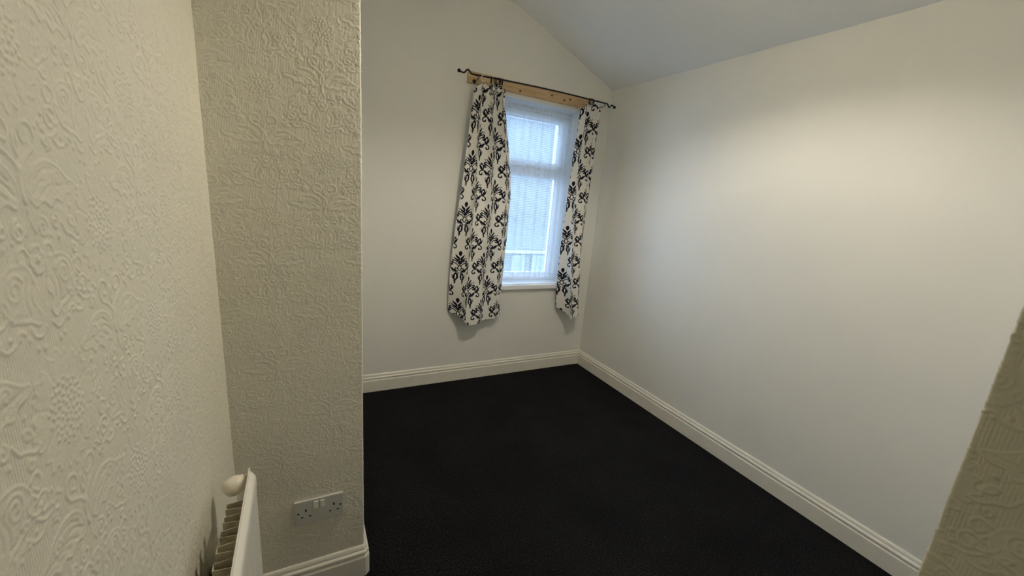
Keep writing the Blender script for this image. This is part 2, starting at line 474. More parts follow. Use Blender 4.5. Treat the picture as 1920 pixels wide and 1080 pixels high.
# ---- embossed ornament of the wallpaper: height (mm) and ground mask
WW, WH = 137.0, 320.0
def anaglypta():
    res = 1.0
    xs = np.arange(-104, 105, res); ys = np.arange(-80, 262, res)
    X, Y = np.meshgrid(xs, ys); A = np.abs(X)
    Hh = np.zeros(X.shape); G = np.ones(X.shape)
    def plat(d, h=.62, e=1.6, rim=.35):
        nonlocal Hh, G
        s = np.clip(-d / e, 0, 1); s = s * s * (3 - 2 * s)
        Hh = np.maximum(Hh, h * s + rim * np.exp(-((d + 2.0) / 1.2) ** 2) * (d < 0))
        G = np.minimum(G, 1 - np.clip((-d + .8) / 1.2, 0, 1))
    def ridge(pts, w, h=1.0, sm=True):
        nonlocal Hh, G
        p = smooth(pts) if sm else np.array(pts, float)
        d = d_stroke(A, Y, p, 0.0)
        Hh = np.maximum(Hh, h * np.clip(1 - (d / w) ** 2, 0, 1))
        G = np.minimum(G, np.clip((d - w) / 1.2, 0, 1))
    def dimple(pts, w, h=.6):
        nonlocal Hh
        d = d_stroke(A, Y, smooth(pts), 0.0)
        Hh -= h * np.clip(1 - (d / w) ** 2, 0, 1)
    def spiral(cx, cy, r_, a0=0, turns=1.35, w=2.4, s=1):
        ridge(arc(cx, cy, r_, r_ * .25, a0, a0 + s * 360 * turns, 26), w, 1.05, False)
    # flower medallion
    th = np.arctan2(Y, X); R_ = np.hypot(X, Y)
    lob = 47 + 11 * np.abs(np.cos(4 * th)) ** .55 + 3.5 * np.cos(24 * th)
    plat(R_ - lob, .60)
    for k in range(8):                                           # petal creases and veins
        a = math.radians(22.5 + 45 * k)
        d = d_stroke(X, Y, np.array([[28 * math.cos(a), 28 * math.sin(a)], [52 * math.cos(a), 52 * math.sin(a)]]), 0.)
        Hh -= .55 * np.clip(1 - (d / 1.8) ** 2, 0, 1)
    rs = np.random.RandomState(11)
    for k in range(64):                                          # seed beads in the middle
        r_ = 4.1 * math.sqrt(k + .4); a = k * 2.399963
        cx, cy = r_ * math.cos(a) + rs.uniform(-1, 1), r_ * math.sin(a) + rs.uniform(-1, 1)
        q = np.hypot(X - cx, Y - cy) / rs.uniform(2.2, 3.4)
        Hh = np.maximum(Hh, .35 + 1.05 * np.clip(1 - q ** 2, 0, 1) * (q < 1.2))
    # heart scrolls under the flower
    ridge([(0, 106), (7, 96), (16, 90), (26, 84), (30, 73), (24, 64), (14, 64), (8, 72), (12, 80), (19, 78)], 2.6)
    ridge([(0, 92), (3, 84), (2, 74)], 2.4)
    # drop and feathered wings
    plat(d_poly(A, Y, leaf(0, 96, 0, 134, 7, skew=-.3)), .8, 1.4, .45)
    wing = smooth([(5, 128), (8, 112), (22, 97), (42, 92), (62, 97), (78, 108), (92, 113), (84, 124), (70, 126),
                   (62, 134), (50, 130), (40, 137), (28, 131), (16, 136), (5, 128)], 4)
    plat(d_poly(A, Y, wing), .62)
    for (p0, p1, p2) in (((14, 124), (26, 114), (36, 112)), ((26, 126), (38, 118), (50, 116)),
                         ((40, 126), (52, 118), (64, 116)), ((20, 112), (34, 103), (50, 102)), ((56, 124), (66, 117), (78, 116))):
        dimple([p0, p1, p2], 1.7, .55)
    spiral(58, 110, 8, 180, 1.2, 2.2)
    # small scrolls under the wings
    spiral(19, 152, 9.5, -90, 1.4); spiral(41, 149, 7, -60, 1.2, 2.2)
    ridge([(0, 134), (2, 146), (8, 156)], 2.2)
    # little centre flower
    q = np.hypot(A, Y - 178); tt = np.arctan2(Y - 178, A)
    plat(q - (11 + 3.5 * np.abs(np.cos(2.5 * tt))), .7, 1.4, .4)
    Hh = np.where(q < 4.5, np.maximum(Hh, 1.25 * np.clip(1 - (q / 4.5) ** 2, 0, 1) + .3), Hh)
    ridge([(12, 172), (18, 166), (26, 168), (27, 176), (20, 178)], 2.2)
    # shells either side, above the next flower
    shell = smooth([(9, 194), (14, 182), (28, 176), (44, 177), (57, 185), (63, 198), (60, 212), (50, 222), (38, 226),
                    (26, 229), (14, 235), (6, 224), (12, 214), (5, 206), (9, 194)], 4)
    plat(d_poly(A, Y, shell), .55)
    spiral(40, 196, 13, 200, 1.6, 2.6)
    for (p0, p1, p2) in (((14, 196), (20, 206), (18, 216)), ((22, 190), (28, 206), (26, 220)), ((46, 214), (36, 220), (26, 222))):
        dimple([p0, p1, p2], 1.6, .5)
    ridge([(62, 190), (72, 186), (78, 194), (72, 202), (66, 197)], 2.4)
    ridge([(64, 210), (74, 206), (82, 212), (80, 222), (71, 223), (70, 215)], 2.4)
    ridge([(60, 222), (70, 230), (82, 232), (92, 226)], 2.2)
    spiral(88, 238, 7, 90, 1.2, 2.2)
    ridge([(6, 236), (14, 243), (24, 240), (28, 232)], 2.2)
    # tendrils and buds that fill the ground beside the medallion and the shells
    ridge([(60, 52), (70, 60), (80, 56), (84, 46), (76, 40), (70, 47)], 2.2)
    ridge([(64, 74), (72, 80), (84, 78), (92, 70), (100, 74)], 2.2)
    plat(d_poly(A, Y, leaf(40, 74, 60, 84, 5)), .6, 1.2, .35)
    plat(d_poly(A, Y, leaf(84, 62, 98, 52, 5)), .6, 1.2, .35)
    plat(d_poly(A, Y, leaf(66, 146, 82, 158, 6)), .6, 1.2, .35)
    ridge([(52, 150), (58, 160), (68, 164), (78, 170), (88, 168)], 2.2)
    spiral(70, 176, 6, 0, 1.2, 2.0)
    for (cx, cy, rr) in ((30, 160, 3.5), (44, 163, 4), (34, 240, 4), (46, 236, 3.5), (58, 232, 3.5), (95, 126, 4), (96, 222, 4), (88, 214, 3.5),
                         (74, 136, 4), (14, 254, 4), (24, 252, 3.5), (52, 66, 3.5), (36, 66, 3)):
        q = np.hypot(A - cx, Y - cy) / rr
        Hh = np.maximum(Hh, 1.1 * np.clip(1 - q ** 2, 0, 1)); G = np.minimum(G, np.clip((q - 1) * rr, 0, 1))
    TH_ = np.zeros((int(WH), int(2 * WW))); TG = np.ones_like(TH_)
    for (sx, sy) in ((0, 0), (WW, WH / 2)):
        ix = (np.round(xs + sx).astype(int)) % TH_.shape[1]; iy = (np.round(ys + sy).astype(int)) % TH_.shape[0]
        I, J = np.meshgrid(iy, ix, indexing='ij')
        np.maximum.at(TH_, (I, J), Hh); np.minimum.at(TG, (I, J), G)
    return TH_, TG

T_DAM = damask()
T_WH, T_WG = anaglypta()

def vnoise(shape_uv, cell, seed):
    """cheap smooth value noise on arrays u, v (metres)"""
    u, v = shape_uv
    r_ = np.random.RandomState(seed); T = r_.rand(64, 64)
    a = u / cell; b_ = v / cell
    i = np.floor(b_).astype(int); j = np.floor(a).astype(int)
    fv = b_ - i; fu = a - j; fv = fv * fv * (3 - 2 * fv); fu = fu * fu * (3 - 2 * fu)
    g = lambda p, q: T[p % 64, q % 64]
    return (g(i, j) * (1 - fu) + g(i, j + 1) * fu) * (1 - fv) + (g(i + 1, j) * (1 - fu) + g(i + 1, j + 1) * fu) * fv - .5

def spaced(segments):
    """axis values from (start, end, step) runs"""
    out = []
    for a, b_, s in segments:
        n_ = max(1, int(round(abs(b_ - a) / s)))
        out.extend(np.linspace(a, b_, n_, endpoint=False))
    out.append(segments[-1][1]); return np.array(out)

def paper_wall(name, S, Z, to3d, s0, z0, material, amp=.0011, wavy=.0015):
    SS, ZZ = np.meshgrid(S, Z)
    u = (SS - s0) * 1000; v = (z0 - ZZ) * 1000
    h = sample(T_WH, u, v) * amp + vnoise((SS, ZZ), .22, 5) * wavy + vnoise((SS, ZZ), .006, 9) * .00022
    P = to3d(SS, ZZ, h)
    me = grid_mesh(name, P)
    at_ = me.attributes.new('ground', 'FLOAT', 'POINT')
    at_.data.foreach_set('value', sample(T_WG, u, v).reshape(-1).astype(np.float32))
    ob = put(name, me, material, kind='structure')
    return ob

# ------------------------------------------------------------------ pendant lamp over the middle of the room (above the frame)
M_SHADE = bpy.data.materials.new('cream_lampshade_fabric'); M_SHADE.use_nodes = True
nt = M_SHADE.node_tree; b = nt.nodes['Principled BSDF']
b.inputs['Base Color'].default_value = (.78, .74, .64, 1); b.inputs['Roughness'].default_value = .8
tl = nt.nodes.new('ShaderNodeBsdfTranslucent'); tl.inputs[0].default_value = (.80, .76, .66, 1)
ms = nt.nodes.new('ShaderNodeMixShader'); ms.inputs[0].default_value = .6
nt.links.new(b.outputs[0], ms.inputs[1]); nt.links.new(tl.outputs[0], ms.inputs[2])
nt.links.new(ms.outputs[0], nt.nodes['Material Output'].inputs[0])
LX, LY, LZ = -1.10, -1.63, 2.41
pend = empty('pendant_lamp', (LX, LY, 2.60), 'cream fabric shade on a cord hanging from the ceiling', 'lamp')
bm = bmesh.new()
add_lathe(bm, [(.190, -.29), (.191, -.288), (.140, -.07), (.139, -.07), (.189, -.289), (.190, -.29)], (0, 0, 0), (0, 0, 1), 40)
from_bm('lamp_shade', bm, M_SHADE, parent=pend, smooth=True)
bm = bmesh.new(); add_tube(bm, [(0, 0, .035), (0, 0, -.05), (0, 0, -.115)], .0032, 8)
from_bm('cord', bm, M_PLASTIC, parent=pend, smooth=True)
bm = bmesh.new(); add_lathe(bm, [(0, 0), (.018, 0), (.019, .03), (.012, .045), (0, .045)], (0, 0, -.15), (0, 0, 1), 20)
from_bm('lamp_holder', bm, M_PLASTIC, parent=pend, smooth=True)

# ------------------------------------------------------------------ the room
# floor
bm = bmesh.new(); add_box(bm, (-2.6, -4.2, -.12), (.25, .30, 0)); from_bm('floor', bm, M_CARPET, kind='structure')

# back wall with the window opening, the gable following the ceiling
OX0, OX1, OZ0, OZ1 = -.99, -.272, .735, 2.056
WT = .27
def wall_section(bm, x0, x1, z0, ztop, steps=1):
    """box from y=0 to WT; ztop None = follow the ceiling"""
    for i in range(steps):
        a = x0 + (x1 - x0) * i / steps; c = x0 + (x1 - x0) * (i + 1) / steps
        za = ztop if ztop is not None else ceil_z(min(a, 0)) + .03
        zc = ztop if ztop is not None else ceil_z(min(c, 0)) + .03
        v = [bm.verts.new(p) for p in ((a, 0, z0), (c, 0, z0), (c, 0, zc), (a, 0, za),
                                       (a, WT, z0), (c, WT, z0), (c, WT, zc), (a, WT, za))]
        for f in ((0, 1, 2, 3), (7, 6, 5, 4), (0, 4, 5, 1), (3, 2, 6, 7), (0, 3, 7, 4), (1, 5, 6, 2)):
            if f == (0, 3, 7, 4) and i > 0: continue
            if f == (1, 5, 6, 2) and i < steps - 1: continue
            bm.faces.new([v[k] for k in f])
bm = bmesh.new()
wall_section(bm, XR - .03, OX0, 0, None, 24)
wall_section(bm, OX0, OX1, 0, OZ0)
wall_section(bm, OX0, OX1, OZ1, None, 16)
wall_section(bm, OX1, .0, 0, None, 8)
bmesh.ops.remove_doubles(bm, verts=bm.verts[:], dist=1e-5)
from_bm('wall_back', bm, M_PLASTER, kind='structure')

# right wall
bm = bmesh.new(); add_box(bm, (0, YJ - .12, 0), (.15, WT, EAVE + .06)); from_bm('wall_right', bm, M_PLASTER, kind='structure')

# ceiling: slope from the eave with an eased ridge line into the flat part, slightly uneven plaster
XS = np.concatenate([np.linspace(.15, -.6, 26), np.linspace(-.62, -1.15, 40), np.linspace(-1.2, -2.55, 12)])
YS = np.linspace(WT, -4.15, 90)
XX, YY = np.meshgrid(XS, YS)
ZZ = np.vectorize(lambda q: ceil_z(q) if q < 0 else EAVE - RAKE * q)(XX)
ZZ = ZZ + vnoise((XX + 9, YY + 9), .35, 21) * .010 + vnoise((XX + 9, YY + 9), .12, 22) * .004
Pt = np.stack([XX, YY, ZZ], -1)
me = grid_mesh('ceiling', Pt)
cl = put('ceiling', me, M_CEIL, kind='structure')
sol = cl.modifiers.new('thickness', 'SOLIDIFY'); sol.thickness = .08; sol.offset = 1

# boxed-out wall whose papered face looks at the camera
bm = bmesh.new()
add_box(bm, (XL - .12, YR + .0015, 0), (XR, -.0005 + .02, 2.66))
wr_side = from_bm('wall_return_side', bm, M_PLASTER, kind='structure')
S = spaced([(XL - .02, XR - .006, .0021), (XR - .006, XR, .0010)])
Z = spaced([(0, .12, .03), (.12, 2.02, .0021), (2.02, 2.66, .03)])
def ret3d(s, z, h):
    k = np.clip((s - (XR - .005)) / .005, 0, 1)            # soft rounded arris
    y = YR - h + (1 - np.sqrt(np.clip(1 - k * k, 0, 1))) * .005
    return np.stack([s + k * h * .6, y, z], -1)
wr = paper_wall('wall_return', S, Z, ret3d, -2.223, 1.289, M_PAPER_X, .0019)

# left wall, papered, running from the boxed-out wall past the camera
Y = spaced([(YR + .01, -1.85, .0026), (-1.85, -2.42, .0016), (-2.42, -3.0, .02), (-3.0, YB, .1)])
Z = spaced([(0, .30, .03), (.30, .95, .0026), (.95, 1.62, .0014), (1.62, 2.05, .0026), (2.05, 2.66, .03)])
def left3d(s, z, h): return np.stack([XL + h, s, z], -1)
wl = paper_wall('wall_left', Y, Z, left3d, -2.10, 1.33, M_PAPER_Y, .0017)
bm = bmesh.new(); add_box(bm, (XL - .14, YB - .12, 0), (XL - .003, YR - .001, 2.66))
from_bm('wall_left_core', bm, M_PLASTER, kind='structure')

# door jamb beside the camera (papered), wall it belongs to, and the landing behind
Y = spaced([(YB, -2.74, .1), (-2.74, YJ - .004, .0011), (YJ - .004, YJ, .0008)])
Z = spaced([(0, .95, .05), (.95, 1.46, .0012), (1.46, 2.66, .05)])
def jamb3d(s, z, h):
    k = np.clip((s - (YJ - .004)) / .004, 0, 1)
    x = XJ - h + (1 - np.sqrt(np.clip(1 - k * k, 0, 1))) * .004
    return np.stack([x, s + k * h * .5, z], -1)
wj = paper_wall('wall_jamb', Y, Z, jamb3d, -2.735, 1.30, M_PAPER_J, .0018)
bm = bmesh.new()
add_box(bm, (XJ + .0025, YJ - .12, 0), (.15, YJ, 2.66))
add_box(bm, (XJ + .0025, YB - .12, 0), (XJ + .12, YJ - .12, 2.66))
from_bm('wall_near', bm, M_PLASTER, kind='structure')
bm = bmesh.new(); add_box(bm, (XL - .12, YB - .12, 0), (XJ + .12, YB, 2.66))
from_bm('wall_landing', bm, M_PLASTER, kind='structure')

# ------------------------------------------------------------------ skirting
PROF = [(0, 0), (.018, 0), (.018, .0800), (.0165, .0832), (.0120, .0845), (.0112, .0885), (.0132, .0910),
        (.0160, .0945), (.0168, .0985), (.0158, .1030), (.0128, .1062), (.0096, .1078), (.0098, .1096),
        (.0090, .1160), (.0070, .1215), (.0040, .1250), (0, .1256)]
def skirting(name, path, side):
    """sweep the profile along a floor path with mitred corners; side=+1: left of travel is the room"""
    bm = bmesh.new(); n_ = len(path); rows = []
    P2 = [Vector(p) for p in path]
    for i, p in enumerate(P2):
        d0 = (P2[i] - P2[i - 1]).normalized() if i > 0 else None
        d1 = (P2[i + 1] - P2[i]).normalized() if i < n_ - 1 else None
        n0 = Vector((-d0.y, d0.x)) * side if d0 else None
        n1 = Vector((-d1.y, d1.x)) * side if d1 else None
        if n0 is None: mit = n1
        elif n1 is None: mit = n0
        else:
            mit = (n0 + n1).normalized(); mit = mit / mit.dot(n0)
        rows.append([bm.verts.new((p.x + mit.x * t, p.y + mit.y * t, z)) for t, z in PROF])
    for A_, B_ in zip(rows, rows[1:]):
        for j in range(len(PROF) - 1): bm.faces.new((A_[j], A_[j + 1], B_[j + 1], B_[j]))
    bm.faces.new(rows[0]); bm.faces.new(rows[-1][::-1])
    return from_bm(name, bm, M_GLOSS, kind='structure')
skirting('baseboard_back', [(-TH - .001 + .017, 0), (XR + TH, 0)], 1)
skirting('baseboard_right', [(0, YJ), (0, -.001)], 1)
skirting('baseboard_return', [(XL + .019, YR - .0008), (XR - .004, YR - .0008), (XR, YR + .003), (XR, -.001)], -1)
skirting('baseboard_left', [(XL + .0012, YB), (XL + .0012, YR - .002)], -1)

# ------------------------------------------------------------------ window
win = bpy.data.objects.new('window_1', None); COL.objects.link(win)
win['kind'] = 'structure'; win.location = ((OX0 + OX1) / 2, .16, OZ0)
WL = Vector(win.location)
def wbox(name, lo, hi, material, bev=.002, parent=win, **k):
    lo2 = Vector(lo) - WL; hi2 = Vector(hi) - WL
    bm = bmesh.new(); add_box(bm, lo2, hi2, bev)
    return from_bm(name, bm, material, parent=parent, **k)
def frame_mesh(bm, x0, x1, z0, z1, w, y0, y1, bev=.003):
    """mitred frame of four members with a sloping inner bead"""
    o_ = [(x0, z0), (x1, z0), (x1, z1), (x0, z1)]
    i_ = [(x0 + w, z0 + w), (x1 - w, z0 + w), (x1 - w, z1 - w), (x0 + w, z1 - w)]
    b_ = w * .72
    m_ = [(x0 + b_, z0 + b_), (x1 - b_, z0 + b_), (x1 - b_, z1 - b_), (x0 + b_, z1 - b_)]
    rings = [(o_, y1), (o_, y0 + bev), ([(a + (bev if a < (x0 + x1) / 2 else -bev), c + (bev if c < (z0 + z1) / 2 else -bev)) for a, c in o_], y0),
             (m_, y0), ([(a, c) for a, c in m_], y0 + .002), (i_, y0 + .016), (i_, y1)]
    V = [[bm.verts.new((a - WL.x, y - WL.y, c - WL.z)) for a, c in pts] for pts, y in rings]
    for A_, B_ in zip(V, V[1:] + V[:1]):
        for j in range(4): bm.faces.new((A_[j], A_[(j + 1) % 4], B_[(j + 1) % 4], B_[j]))
FY0, FY1 = .135, .20
TZ0, TZ1 = 1.582, 1.630                                 # transom
bm = bmesh.new(); frame_mesh(bm, OX0, OX1, OZ0, OZ1, .044, FY0, FY1)
add_box(bm, (OX0 + .04 - WL.x, FY0 + .004 - WL.y, TZ0 - WL.z), (OX1 - .04 - WL.x, FY1 - WL.y, TZ1 - WL.z), .003)
from_bm('window_frame', bm, M_UPVC, parent=win)
ix0, ix1 = OX0 + .040, OX1 - .040
def sash(z0, z1, y0, w=.048):
    bm = bmesh.new(); frame_mesh(bm, ix0, ix1, z0, z1, w, y0, FY1 - .01)
    s_ = from_bm('sash', bm, M_UPVC, parent=win)
    bm = bmesh.new()
    add_box(bm, (ix0 + (w - .004) - WL.x, .168 - WL.y, z0 + (w - .004) - WL.z), (ix1 - (w - .004) - WL.x, .174 - WL.y, z1 - (w - .004) - WL.z))
    p_ = from_bm('pane', bm, M_GLASS, parent=s_)
    bm = bmesh.new()
    for zz in (z0 + (w - .0015), z1 - (w - .0015)):
        add_box(bm, (ix0 + (w - .002) - WL.x, y0 + .014 - WL.y, zz - .0018 - WL.z), (ix1 - (w - .002) - WL.x, y0 + .018 - WL.y, zz + .0018 - WL.z))
    for xx in (ix0 + (w - .0015), ix1 - (w - .0015)):
        add_box(bm, (xx - .0018 - WL.x, y0 + .014 - WL.y, z0 + (w - .002) - WL.z), (xx + .0018 - WL.x, y0 + .018 - WL.y, z1 - (w - .002) - WL.z))
    from_bm('gasket', bm, M_RUBBER, parent=s_)
    return s_
sash(TZ1 - .004, OZ1 - .040, FY0 - .012)
sash(OZ0 + .040, TZ0 + .004, FY0 + .006, .028)
# vent handle on the transom
bm = bmesh.new()
add_box(bm, (-.66 - WL.x, FY0 - .022 - WL.y, TZ1 + .006 - WL.z), (-.625 - WL.x, FY0 - .012 - WL.y, TZ1 + .034 - WL.z), .003)
add_box(bm, (-.655 - WL.x, FY0 - .036 - WL.y, TZ1 + .012 - WL.z), (-.55 - WL.x, FY0 - .022 - WL.y, TZ1 + .028 - WL.z), .004)
from_bm('window_handle', bm, M_UPVC, parent=win)
# sill board with a nosing
bm = bmesh.new()
add_box(bm, (OX0 - .02 - WL.x, -.032 - WL.y, .703 - WL.z), (OX1 + .0 - WL.x, -.001 - WL.y, .7365 - WL.z), .004)
add_box(bm, (OX0 - WL.x, -.004 - WL.y, .7355 - WL.z), (OX1 - WL.x, FY0 + .004 - WL.y, .742 - WL.z), 0)
from_bm('window_sill', bm, M_UPVC, parent=win)

# ------------------------------------------------------------------ net curtain on its wire
net = empty('net_curtain', (-.63, .105, 2.02), 'white zigzag lace net curtain hanging inside the window recess', 'net curtain')
nx, nz = 420, 150
ux = np.linspace(0, 1, nx); tz = np.linspace(0, 1, nz)
U, T_ = np.meshgrid(ux, tz)
x0n, x1n = -.982, -.298
fold = (np.sin(U * 2 * np.pi * 13 + 1.4 * np.sin(U * 9)) * .55 + np.sin(U * 2 * np.pi * 7.3 + 2) * .45)
amp = .010 + .006 * T_
Yn = .068 - amp * fold * (0.55 + .45 * np.clip(T_ * 6, 0, 1))
Yn += .004 * np.sin(U * 2 * np.pi * 46 + 2 * np.sin(U * 17)) * np.exp(-T_ * 14)
Xn = x0n + (x1n - x0n) * U + .011 * np.cos(U * 2 * np.pi * 13 + 1.4 * np.sin(U * 9)) * (.4 + T_ * .6)
zb = .785 + .007 * np.abs(np.sin(U * 2 * np.pi * 16)) - .02 * U
Zn = 2.036 + (zb - 2.036) * T_ + .004 * np.sin(U * 2 * np.pi * 30) * np.exp(-T_ * 30)
me = grid_mesh('net_fabric', np.stack([Xn + .63, Yn - .105, Zn - 2.02], -1))
at_ = me.attributes.new('cloth', 'FLOAT_VECTOR', 'POINT')
hemv = np.where((T_ > .975) | (T_ < .022), .85, 0.0)
at_.data.foreach_set('vector', np.stack([U * 1.15, T_ * 1.26, hemv], -1).reshape(-1).astype(np.float32))
put('net_fabric', me, M_NET, parent=net)
bm = bmesh.new(); add_tube(bm, [(x, -.037, .004) for x in np.linspace(-.36, .358, 6)], .0022, 8)
from_bm('curtain_wire', bm, M_RINGW, parent=net)

# ------------------------------------------------------------------ pine batten
box('pine_batten', (-1.176, -.0205, 2.082), (-.205, -.0005, 2.150), M_PINE, .0012,
    label='bare knotty pine board fixed to the wall above the window', category='wooden board')

# ------------------------------------------------------------------ curtain pole
pole_y = -.088
def rod_z(x): return 2.110 + (x + 1.27) * .0165 + .012 * math.sin(math.pi * min(max((x + 1.27) / 1.25, 0), 1))
pole = empty('curtain_pole', (-.64, pole_y, 2.12), 'thin black iron curtain pole with wavy ends above the window', 'curtain pole')
PL = Vector(pole.location)
bm = bmesh.new()
add_tube(bm, [Vector((x, pole_y, rod_z(x))) - PL for x in np.linspace(-1.170, -.108, 24)], .0052, 10)
rod = from_bm('rod', bm, M_IRON, parent=pole, smooth=True)
def finial(pts, ballx):
    bm = bmesh.new()
    pp = smooth(pts, 6)
    add_tube(bm, [Vector((x, pole_y, z)) - PL for x, z in pp], .0050, 10)
    bx_, bz = pts[-1]
    d_ = -1 if ballx < 0 else 1
    prof = [(0.0, -.011)] + [(.011 * math.sin(a), -.011 * math.cos(a)) for a in np.linspace(.3, math.pi - .3, 9)] + [(0, .011)]
    add_lathe(bm, prof, Vector((bx_, pole_y, bz)) - PL, (1, 0, 0), 14)
    from_bm('finial', bm, M_IRON, parent=pole, smooth=True)
zl = rod_z(-1.17)
finial([(-1.168, zl), (-1.184, zl + .003), (-1.199, zl + .019), (-1.212, zl + .017), (-1.228, zl - .001), (-1.244, zl - .001), (-1.262, zl + .004)], -1)
zr = rod_z(-.108)
finial([(-.110, zr), (-.098, zr - .002), (-.084, zr - .019), (-.072, zr - .016), (-.060, zr - .003), (-.046, zr - .004), (-.030, zr - .012)], 1)
for bx_ in (-1.135, -.125):
    bm = bmesh.new()
    z_ = rod_z(bx_)
    add_tube(bm, [Vector(p) - PL for p in ((bx_, 0 if bx_ > -.2 else -.021, z_ - .022), (bx_, -.045, z_ - .024), (bx_, pole_y - .004, z_ - .018), (bx_, pole_y - .010, z_ - .004))], .0028, 8)
    add_lathe(bm, [(0, 0), (.012, 0), (.012, .002), (.010, .004), (0, .004)], Vector((bx_, 0 if bx_ > -.2 else -.0205, z_ - .022)) - PL, (0, -1, 0), 14)
    from_bm('bracket', bm, M_IRON, parent=pole, smooth=False)

# ------------------------------------------------------------------ rings on the pole
def ring(x, material, R0=.0165, r0=.0022, tilt=0.0, label='', group=None, drop=0.0, name='curtain_ring'):
    root = empty(name, (x, pole_y, rod_z(x)), label, 'curtain ring', group)
    bm = bmesh.new()
    pts = []
    for k in range(20):
        a = 2 * math.pi * k / 20
        pts.append((math.sin(tilt) * R0 * math.sin(a), math.cos(tilt) * R0 * math.sin(a), R0 * math.cos(a) - R0 + .0055))
    add_tube(bm, pts, r0, 8, closed=True)
    from_bm('hoop', bm, material, parent=root, smooth=True)
    bm = bmesh.new()
    zb_ = -2 * R0 + .0055
    pts = [(0, 0, zb_ - .0005), (.0025, 0, zb_ - .004), (0, 0, zb_ - .008), (-.002, 0, zb_ - .013), (.001, .001, zb_ - .018)]
    add_tube(bm, pts, .0012, 6)
    from_bm('hook', bm, material, parent=root, smooth=True)
    return root
ORD = ('leftmost', 'second from left', 'third from left', 'fourth from left', 'rightmost')
for i, (x, tl_) in enumerate(((-1.045, .5), (-1.018, .9), (-1.002, -.6), (-.985, .7), (-.968, .3))):
    ring(x, M_IRON, .019, .0028, tl_, 'black curtain ring above the left curtain, %s of the bunch of five' % ORD[i], 'black rings above the left curtain')
ring(-1.100, M_RINGW, .018, .0024, 1.1, 'pale plastic curtain ring on the pole near its left end', None)
for i, (x, tl_) in enumerate(((-.268, .6), (-.256, .2), (-.243, -.7), (-.231, .8))):
    ring(x, M_IRON, .018, .0028, tl_, 'black curtain ring above the right curtain, %s of the bunch of four' % ORD[i if i < 3 else 4], 'black rings above the right curtain')
ring(-.150, M_RINGG, .021, .0018, 1.35, 'open grey wire ring hanging alone near the right end of the pole', None)

# ------------------------------------------------------------------ printed curtains
def interp(t, tab):
    ks = [a for a, _ in tab]; vs = [b_ for _, b_ in tab]
    return np.interp(t, ks, vs)
def smoothtab(z, tab):
    # smooth the table with a small box
    return sum(interp(z + o_, tab) for o_ in np.linspace(-.12, .12, 7)) / 7

def curtain(name, label, left, right, width, nu, s_off, z_off, ctr_u, ybot, hem, seed, folds, top_z):
    """left/right: tables z -> x of the visible edges; cloth is wider than the gap and folds in y"""
    root = empty(name, (0, 0, 0), label, 'curtain')
    ztop = 2.075
    U, V = np.meshgrid(np.linspace(0, 1, nu), np.linspace(0, 1, 560))
    hemz = np.interp(U, [a for a, _ in hem], [b_ for _, b_ in hem])
    topz = np.interp(U, [a for a, _ in top_z], [b_ for _, b_ in top_z]) + .010 * np.cos(U * 2 * np.pi * 5 + seed)
    Z_ = topz + (hemz - topz) * V
    xl = smoothtab(Z_, left); xr = smoothtab(Z_, right)
    # fold phases drift down the cloth
    n1, p1, n2, p2 = folds
    ph1 = 2 * np.pi * n1 * (U + .035 * np.sin(V * 3 + seed)) + p1
    ph2 = 2 * np.pi * n2 * (U + .02 * np.sin(V * 5 + 2 * seed)) + p2
    Aamp = np.interp(V, [0, .08, .3, .8, 1], [.014, .017, .019, .016, .013])
    B = np.interp(V, [0, .06, .25, 1], [.009, .006, .004, .003])
    Xc = xl + (xr - xl) * U - np.cos(ph1) * .016 * np.minimum(1, U * 8) * np.minimum(1, (1 - U) * 8)
    base = np.interp(V, [0, .1, .6, 1], [-.088, -.088, -.088, -.080])
    # at the bottom the cloth is pushed out over the sill and forms a corner
    g = np.interp(U, [a for a, _ in ybot], [b_ for _, b_ in ybot])
    w = np.clip((V - .25) / .75, 0, 1); w = w * w * (3 - 2 * w)
    Yc = base * (1 - w) + g * w + Aamp * np.sin(ph1) + B * np.sin(ph2)
    sc_ = vnoise((U * .5 + seed, V * 1.6), .09, seed) * .010 + vnoise((U * .5 + seed, V * 1.6), .035, seed + 1) * .004
    Yc = np.minimum(Yc + sc_, -.006)
    Yc = np.where((Z_ > .69) & (Z_ < .80), np.minimum(Yc, -.036), Yc)
    Yc = np.where(Z_ > 2.02, np.minimum(Yc, -.03), Yc)
    me = grid_mesh('cloth', np.stack([Xc, Yc, Z_], -1))
    # cloth coordinates for the print
    sU = U * width * 1000 + s_off
    vZ = (z_off - (topz + (hemz - topz) * V)) * 1000
    d = -.3 + sample(T_DAM, sU, vZ + 3 * np.sin(U * 7))
    at2 = me.attributes.new('print', 'FLOAT', 'POINT')
    at2.data.foreach_set('value', (d.reshape(-1) * .001).astype(np.float32))
    ob = put('cloth', me, M_CURTAIN, parent=root)
    sd = ob.modifiers.new('thickness', 'SOLIDIFY'); sd.thickness = .0012; sd.offset = 0
    return root

